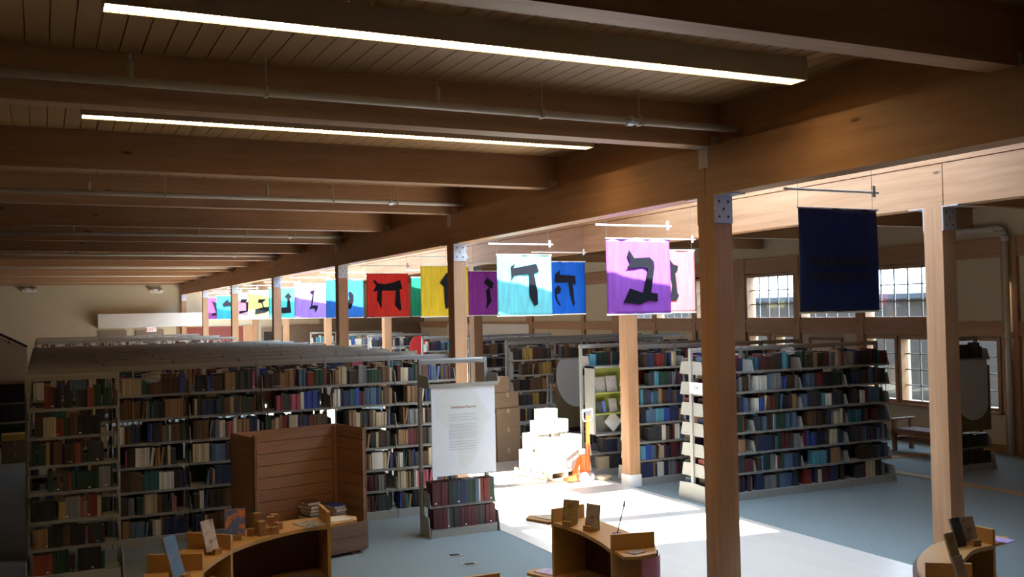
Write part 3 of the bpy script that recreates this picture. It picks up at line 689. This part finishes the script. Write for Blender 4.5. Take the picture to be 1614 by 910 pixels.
low_case('curved maple display bookcase on the sunlit wooden floor', [[(4.05,6.69), (4.11,6.95), (4.15,7.24), (4.16,7.52), (4.12,7.81)]], -.36,
         [([(4.1,7.84), (4.0,8.1), (4.08,8.2), (4.3,8.12), (4.4,7.9)], 1.0), ([(4.1,7.84), (4.0,8.1), (4.08,8.2), (4.3,8.12), (4.4,7.9)], .5),
          ([(4.06,6.66), (4.02,6.45), (4.12,6.4), (4.3,6.42), (4.4,6.58)], 1.0)])
low_case('curved maple display bookcase beside the pale timber column', [[(6.7,5.31), (6.46,5.29), (6.25,5.19), (6.04,5.06), (5.86,4.9), (5.7,4.7)], [(5.7,4.7), (5.62,4.45), (5.66,4.1)]], -.3,
         [([(6.72,5.33), (6.95,5.36), (7.02,5.44), (6.95,5.55), (6.72,5.6)], 1.0)])
q_ = onz(788, 904, 1.12)
low_case('curved maple display bookcase with only its raised end board showing', [[(q_.x-.42, q_.y-.85), (q_.x-.38, q_.y-.4), (q_.x-.36, q_.y+.03)]], -.36)
# picture books on small wooden stands
art('cover_family', [(.08,.14,.34), (.10,.17,.38), (.11,.18,.4), (.75,.24,.10), (.8,.4,.14)], 13); art('cover_sketch', [(.25,.16,.16), (.62,.55,.52), (.66,.6,.58)], 18)
art('cover_blue', [(.08,.22,.5), (.12,.28,.55), (.55,.2,.15)], 6); art('cover_etch', [(.16,.12,.10), (.38,.32,.29), (.42,.36,.32)], 16); art('cover_gold', [(.16,.09,.04), (.34,.24,.10), (.4,.3,.15)], 10)
art('cover_night', [(.03,.05,.10), (.05,.07,.12), (.3,.28,.24)], 5); art('cover_grey', [(.35,.31,.28), (.5,.46,.42)], 10); art('magazine', [(.04,.035,.03), (.3,.28,.25), (.5,.46,.4)], 22); art('mag_pink', [(.5,.12,.3), (.6,.5,.6), (.55,.5,.55)], 14)
def stand_book(px, py, wd, h, face, mat, label, tilt=.3, stand=True, z=1.001, th=.014):
    p = onz(px, py, z)
    o = MB().box(-wd/2, wd/2, -th, -th+.002, 0, h).build('front_cover', mat); o.name = 'picture_book'
    t = thing('picture_book', label, 'book', (p.x, p.y, z+.02 if stand else z), 0); o.name = 'front_cover'; o.parent = t
    bx('pages', 'page', t, -wd/2+.004, wd/2-.003, -th+.002, -.002, .004, h-.004); bx('back_cover', 'cover_grey', t, -wd/2, wd/2, -.002, 0, 0, h); bx('spine', 'cover_grey', t, -wd/2-.001, -wd/2+.003, -th, 0, 0, h)
    t.rotation_euler = (-tilt, 0, face)
    if stand:
        s = thing('book_stand', 'small wooden wedge stand under the %s' % label.split(' standing')[0].split(' leaning')[0].split(' on a')[0], 'book stand', (p.x, p.y, z), face)
        v = [(-.075,0), (.05,0), (.05,.075), (.0,.02), (-.035,.02), (-.045,.045), (-.075,.045)]
        vs = [Vector((x, y, q)) for x in (-wd*.28, wd*.28) for y, q in v]; n = len(v)
        MB().add(vs, [tuple(range(n)), tuple(range(2*n-1, n-1, -1))]+[(i, n+i, n+(i+1) % n, (i+1) % n) for i in range(n)]).build('wedge', 'trimwood', s)
    return t
stand_book(371, 850, .17, .235, -.15, 'cover_family', 'blue picture book with orange figures standing on the curved case', .28)
stand_book(334, 873, .13, .25, .62, 'cover_sketch', 'white picture book with brown sketches standing on the curved case', .28)
stand_book(281, 914, .14, .30, .85, 'cover_blue', 'sky blue picture book leaning on the last curve of the blocks case', .3)
stand_book(899, 828, .15, .2, -.95, 'cover_gold', 'thick brown book with etched cover standing on the sunlit case', .22)
stand_book(934, 836, .15, .2, -1.25, 'cover_etch', 'worn brown open book standing on the sunlit case', .15)
stand_book(1515, 893-31, .12, .22, .12, 'cover_night', 'dark night-blue picture book standing beside the pale column', .3, False)
stand_book(1530, 858, .125, .19, -.15, 'cover_etch', 'etched grey picture book on a wooden stand beside the column', .28)
stand_book(1506, 884, .12, .2, .2, 'cover_gold', 'gold and brown picture book leaning before the night-blue one', .3, False)
stand_book(1520, 925, .12, .2, .2, 'cover_grey', 'pale picture book leaning before the gold one', .3, False)
# brush-like tool in the sunlit case
p = onz(973, 846, 1.0); t = thing('quill_stand', 'slender upright quill holder at the end of the sunlit case', 'quill', (p.x, p.y, 1.0))
MB().cyl((0,0,0), (0,0,.03), .04, 12).build('foot', 'steel_dark', t); MB().tube([(0,0,.02), (.03,0,.12), (.07,0,.24)], .005, 6).build('stem', 'steel_dark', t); MB().cyl((.07,0,.24), (.08,0,.29), .012, 8, .005).build('tip', 'pipe', t)
# flat magazines
def flat(px, py, z, wd, h, rz, mat, label, name='magazine'):
    p = onz(px, py, z); o = bx(name, mat, None, -wd/2, wd/2, -h/2, h/2, 0, .006); o.location = (p.x, p.y, z+.001); o.rotation_euler = (0, 0, rz); return tag(o, label, 'magazine')
def flatw(x, y, z, wd, h, rz, mat, label, name='magazine'):
    o = bx(name, mat, None, -wd/2, wd/2, -h/2, h/2, 0, .006); o.location = (x, y, z+.001); o.rotation_euler = (0, 0, rz); return tag(o, label, 'magazine')
flat(490, 827, 1.0, .22, .28, .3, 'magazine', 'black and white magazine lying beside the toy blocks')
flatw(2.47, 8.96, 1.0, .2, .22, .2, 'paper', 'creased pale papers lying on the upper side ledge', 'paper_sheet')
flatw(2.48, 8.96, .42, .18, .2, .2, 'mag_pink', 'white booklet with crimson print on the lower side ledge', 'booklet')
flatw(4.19, 8.02, 1.0, .16, .2, .4, 'paper', 'grey papers lying on the sunlit case side ledge', 'paper_sheet')
flatw(4.18, 8.03, .5, .16, .2, .4, 'mag_pink', 'pink and white flyer on the lower ledge of the sunlit case', 'flyer')
flat(1002, 871, 1.0, .13, .1, .2, 'cover_etch', 'small illustrated booklet on the front ledge of the sunlit case', 'booklet')
flat(1580, 853, 1.0, .14, .14, .2, 'lavender', 'purple booklet lying on the ledge beside the column', 'booklet')
for i, (px, py, rz) in enumerate(((1.62, 8.66, .5), (1.88, 8.82, .1), (2.12, 8.93, .9))): flatw(px, py, .525, .2, .24, rz, 'paper' if i == 0 else 'magazine', ['plain tan folder','crumpled printed sheet','torn printed sheet'][i]+' on the lower shelf of the blocks case', 'paper_sheet')
for i, (px, py, rz) in enumerate(((4.3, 7.55, .2), (4.32, 7.3, 1.0), (4.28, 7.05, .6))): flatw(px, py, .525, .17, .2, rz, 'magazine' if i != 1 else 'cover_gold', ['spread dark magazine','brown folded brochure','scattered leaflet'][i]+' on the lower shelf of the sunlit case', 'magazine')
# pink curved sheet under the near ledge
t = MB(); n = 10; vs = []
for z in (.55, .97):
    for i in range(n+1): a = -1.9+1.5*i/n; vs.append((4.22+.19*math.cos(a), 6.6+.19*math.sin(a), z))
t.add(vs, [(i, i+1, n+2+i, n+1+i) for i in range(n)]); o = t.build('paper_sheet', 'pink'); o.modifiers.new('solid', 'SOLIDIFY').thickness = .002
tag(o, 'pink curved paper sheet hanging below the sunlit case ledge', 'paper')
# toy blocks
bk = .062
def block(px, py, lvl, rz):
    p = onz(px, py, 1.0)
    t = thing('toy_block', 'wooden alphabet toy block on the curved maple case', 'toy block', (p.x, p.y, 1.001+lvl*(bk+.001)), rz, 'alphabet blocks on the curved case')
    bx('cube', 'trimwood', t, -bk/2, bk/2, -bk/2, bk/2, 0, bk)
    m = MB()
    for q in ((-.02,.02,.008,.013), (-.02,.02,.05,.055), (-.02,-.015,.013,.05), (.015,.02,.013,.05), (-.006,.006,.02,.044)): m.box(q[0], q[1], -bk/2-.001, -bk/2, q[2], q[3])
    m.build('printed_face', 'ink_red', t)
for px, py, n, rz in ((405, 843, 3, .2), (396, 845, 1, -.4), (412, 845, 2, .3), (423, 843, 1, .1), (427, 837, 2, -.2), (432, 842, 1, .3), (438, 835, 1, .5), (432, 833, 2, .1)):
    for l in range(n): block(px, py, l, rz)

# ------------------------------------------------------------------ pallet, boxes, pallet jack
PA = T3(7.74, 14.78, 0) @ Matrix.Rotation(math.radians(12), 4, 'Z')
t = thing('wooden_pallet', 'wooden pallet loaded with white boxes in the sunlight', 'pallet'); t.matrix_world = PA
PWD, PDP = .80, .95
for i in range(6): bx('deck_board', 'pallet', t, 0, PWD, i*.165, i*.165+.125, .12, .14)
for x in (0, PWD/2-.045, PWD-.09): bx('stringer', 'pallet', t, x, x+.09, 0, PDP, .02, .12)
for y in (0, PDP/2-.05, PDP-.1): bx('bottom_board', 'pallet', t, 0, PWD, y, y+.1, 0, .02)
def carton(T, x, y, z, a, b, h, rz, label, mat, group=None, mark=False):
    t = thing('cardboard_box', label, 'box', (0,0,0), 0, group); t.matrix_world = T @ T3(x, y, z) @ Matrix.Rotation(rz, 4, 'Z')
    bx('carton', mat, t, 0, a, 0, b, 0, h)
    bx('tape_strip', 'tape', t, 0, a, b/2-.025, b/2+.025, h, h+.001)
    bx('flap_seam', 'tape', t, a/2-.02, a/2+.02, -.0015, 0, h-.09, h)
    if mark:
        bx('printed_mark', 'ink_grey', t, .08, a-.08, -.001, 0, h*.45, h*.6)
z0 = .141
g = 'white boxes on the pallet'
LB = 'white cardboard box stacked on the sunlit pallet'
for x, y, z, a, b, h, rz, mk in ((.0,.0,0,.27,.38,.33,0,1), (.28,.0,0,.27,.38,.33,0,1), (.56,.0,0,.24,.38,.33,0,0), (.0,.40,0,.38,.4,.33,0,0), (.4,.40,0,.38,.4,.33,0,0),
                             (.0,.04,.335,.24,.3,.24,.02,0), (.27,.01,.335,.27,.28,.22,-.02,0), (.56,.02,.335,.23,.3,.25,.03,0), (.05,.42,.335,.34,.34,.28,0,0), (.42,.4,.335,.36,.36,.28,0,0),
                             (.12,.3,.62,.3,.3,.22,.06,0), (.46,.34,.62,.3,.34,.22,0,0), (.18,.32,.845,.3,.28,.2,-.08,0)):
    carton(PA, x, y, z0+z, a, b, h, rz, 'white cardboard box with printed bars at the pallet front' if mk else LB, 'carton_white', 'marked boxes on the pallet' if mk else g, mk)
PJ = T3(8.28, 14.42, 0) @ Matrix.Rotation(math.radians(28), 4, 'Z')
t = thing('pallet_jack', 'orange hand pallet jack standing at the loaded pallet', 'pallet jack'); t.matrix_world = PJ
for s in (-1, 1):
    bx('fork', 'orange', t, s*.19-.075, s*.19+.075, .12, .3, .03, .085)
    MB().cyl((s*.055, 0, .09), (s*.115, 0, .09), .09, 20).build('wheel', 'rubber', t)
    m = MB(); v = [Vector((s*.27, .1, .06)), Vector((s*.08, .06, .42)), Vector((s*.05, .06, .42)), Vector((s*.19, .1, .06))]
    m.add(v+[q+Vector((0,.06,0)) for q in v], [(0,1,2,3), (7,6,5,4), (0,4,5,1), (1,5,6,2), (2,6,7,3), (3,7,4,0)]).build('side_brace', 'orange', t)
bx('cross_frame', 'orange', t, -.28, .28, .1, .2, .04, .12); bx('pump', 'orange', t, -.06, .06, -.02, .1, .14, .46)
MB().cyl((0,.03,.45), (0,.03,.56), .035, 12).build('ram', 'galv', t)
MB().cyl((-.055,0,.09), (.055,0,.09), .02, 8).build('axle', 'steel_dark', t)
bx('tiller', 'orange', t, -.03, .03, -.06, -.02, .2, 1.08)
h_ = MB().tube([(-.15,-.04,1.22), (-.15,-.04,1.1), (-.1,-.04,1.03), (.1,-.04,1.03), (.15,-.04,1.1), (.15,-.04,1.22), (-.15,-.04,1.22)], .014, 8).build('handle_loop', 'steel_shelf', t)
MB().cyl((-.12,-.04,1.2), (.12,-.04,1.2), .02, 10).build('grip', 'blue_plastic', h_); bx('lever', 'orange', t, -.02, .13, -.055, -.03, 1.08, 1.1)
# basin and film on the floor
t = thing('basin', 'shallow tan basin on the floor beside the pallet jack', 'basin', (8.62, 14.42, 0)); MB().cyl((0,0,.0), (0,0,.07), .1, 20, .14).build('bowl', 'pallet', t)
# brown cartons
for i, (x, y, z, a, b, h) in enumerate(((7.38,17.18,0,.5,.4,.26), (7.90,17.18,0,.5,.4,.26), (7.38,17.18,.262,.5,.4,.38), (7.90,17.18,.262,.5,.4,.4), (7.38,17.18,.645,.5,.4,.3), (7.90,17.18,.665,.5,.4,.36), (7.43,17.20,1.03,.5,.4,.3), (7.93,17.22,1.03,.46,.36,.3), (7.78,17.24,1.335,.42,.34,.3))):
    carton(Matrix.Identity(4), x, y, z, a, b, h, 0, 'brown cardboard carton on top of the carton stack' if i == 8 else 'brown cardboard carton in the stack beside the bookcase row', 'carton', None if i == 8 else 'brown cartons in the stack')

# ------------------------------------------------------------------ bench, left corner, small things
t = thing('wooden_bench', 'dark wooden bench with open arms below the tall windows', 'bench', (15.2, 14.3, 0))
for x in (0, .46):
    for y in (0, -1.6): bx('leg', 'bench', t, x, x+.07, y-.07, y, 0, .6)
for y in (0, -1.6): bx('arm_rest', 'bench', t, -.03, .56, y-.08, y+.01, .6, .635)
bx('seat_frame', 'bench', t, 0, .53, -1.67, 0, .34, .42); bx('seat_pad', 'cushion', t, .01, .52, -1.6, -.07, .42, .44); bx('stretcher', 'bench', t, .24, .29, -1.6, -.07, .2, .26)
for y in (-.07, -1.63): bx('cross_rail', 'bench', t, .07, .46, y, y+.04, .2, .27)
for i, (x, y) in enumerate(((4.43, 10.92), (4.42, 10.45))):
    t = thing('floor_outlet', 'small metal outlet plate set in the blue carpet', 'outlet', (x, y, 0), 0, 'floor outlets in the blue carpet')
    bx('cover_plate', 'steel_shelf', t, -.09, .09, -.07, .07, 0, .006); bx('lid', 'dark', t, -.06, .06, -.035, .035, .006, .01)
yq = 26.0
pl = [(-2.3, .0), (-.3, .0), (-.3, 2.25), (-2.3, 3.35)]
o = MB().add([Vector((x, yq+d, z)) for d in (0, .12) for x, z in pl], [(0,1,2,3), (7,6,5,4), (0,4,5,1), (1,5,6,2), (2,6,7,3), (3,7,4,0)]).build('wall_stair', 'cream'); struct(o)
t = thing('handrail', 'dark sloping handrail on the cream stair wall', 'handrail')
MB().cyl((-2.2, yq-.05, 3.36), (-.3, yq-.05, 2.3), .03, 10).build('rail', 'dark', t)
for k in (0.2, .8): x = -2.2+1.9*k; z = 3.36-1.06*k; MB().cyl((x, yq-.05, z-.02), (x, yq, z-.12), .012, 8).build('rail_bracket', 'dark', t)
t = thing('dark_shelving', 'low dark shelving below the stair wall', 'shelving', (-2.2, yq-.7, 0))
bx('shelf_carcass', 'dark', t, 0, 1.9, .3, .6, 0, 1.5)
for z in (.1, .55, 1.0, 1.47): bx('shelf_board', 'taupe', t, 0, 1.9, 0, .3, z, z+.03)
for i, (z, h, mt) in enumerate(((0,.22,'carton'), (.223,.24,'carton'), (.466,.12,'yellow'))):
    carton(T3(-.75, 22.6, 0), 0, 0, z, .5, .4, h, 0, ['brown carton at the foot of the aisle stack','brown carton under the flat yellow box','flat yellow box on the aisle cartons'][i], mt)
# clear film bags on books
def film(x, y, z, sx, sy, sz, label, seed):
    rnd = random.Random(seed); vs = []; fs = []; n, k = 14, 9
    for j in range(k+1):
        for i in range(n):
            a, b = 2*math.pi*i/n, math.pi*j/k; r = rnd.uniform(.75, 1.1)
            vs.append((x+sx*r*math.sin(b)*math.cos(a), y+sy*r*math.sin(b)*math.sin(a), z+sz*r*math.cos(b)))
    for j in range(k):
        for i in range(n): fs.append((j*n+i, j*n+(i+1) % n, (j+1)*n+(i+1) % n, (j+1)*n+i))
    tag(MB().add(vs, fs).build('plastic_bag', 'film'), label, 'bag')
film(1.28, 13.42, 2.13, .14, .08, .07, 'crumpled clear plastic bag on books of the first long row', 1)
film(5.06, 11.98, .69, .1, .07, .04, 'crumpled clear plastic bag on books under the poster', 2)
film(10.5, 11.9, 2.2, .14, .1, .06, 'white plastic bag lying on top shelf books beside the column', 3)
# red round sign and white partition far back on the window side
t = thing('red_sign', 'round red sign on a post among the far bookcases', 'sign', (9.6, 26.0, 0)); MB().cyl((0, 0, 2.0), (0, .03, 2.0), .28, 28).build('disc', 'red', t); MB().cyl((0, .05, 0), (0, .05, 2.0), .03, 10).build('post', 'red', t)
t = thing('partition_board', 'tall white partition board far back on the window side', 'partition', (XR-.12, 33.0, 0)); bx('panel', 'white', t, 0, .08, 0, 8.2, .2, 2.42); bx('foot_rail', 'white', t, -.1, .1, 0, 8.2, 0, .2)
t = thing('framed_board', 'empty dark picture frame on the cream wall below the windows', 'picture', (XR-.02, 17.05, 1.4)); m = MB()
for q in ((0,.06,0,.75), (1.02,1.08,0,.75), (.06,1.02,.68,.75), (.06,1.02,0,.07)): m.box(-.04, 0, q[0], q[1], q[2], q[3])
m.build('frame_moulding', 'taupe', t); bx('frame_back', 'cream', t, -.01, 0, .06, 1.02, .07, .68)

# ------------------------------------------------------------------ neighbouring building outside the windows
struct(MB().box(XR+.3, XR+60, Y0-30, Y1+40, -.4, -.1).build('ground', 'grass_out'))
t = thing('neighbour_building', 'brown board sided building with grey roof outside the windows', 'building', (23, 0, -.1))
bx('siding_wall', 'siding', t, 0, .3, -5, 60, 0, 3.25); 
v = [Vector((x, y, z)) for y in (-5.3, 60.4) for x, z in ((-.4, 3.3), (6, 5.0), (6, 4.8), (-.4, 3.15))]
v[1].z = 3.6; v[5].z = 3.6; v[2].z = 3.45; v[6].z = 3.45
MB().add(v, [(0,1,2,3), (7,6,5,4), (0,4,5,1), (1,5,6,2), (2,6,7,3), (3,7,4,0)]).build('roof', 'roof_out', t)

# the remaining books, past the individually built ones
me = STUFF.mb.mesh('books'); me.materials.append(MATS['book_stuff'])
ca = me.color_attributes.new('Col', 'FLOAT_COLOR', 'CORNER'); buf = []
for c in STUFF.c: buf += [c[0], c[1], c[2], 1.0]*4
ca.data.foreach_set('color', buf)
o = obj('shelved_books', me); o['kind'] = 'stuff'; tag(o, 'rows of mixed library books filling the steel bookcases', 'books')
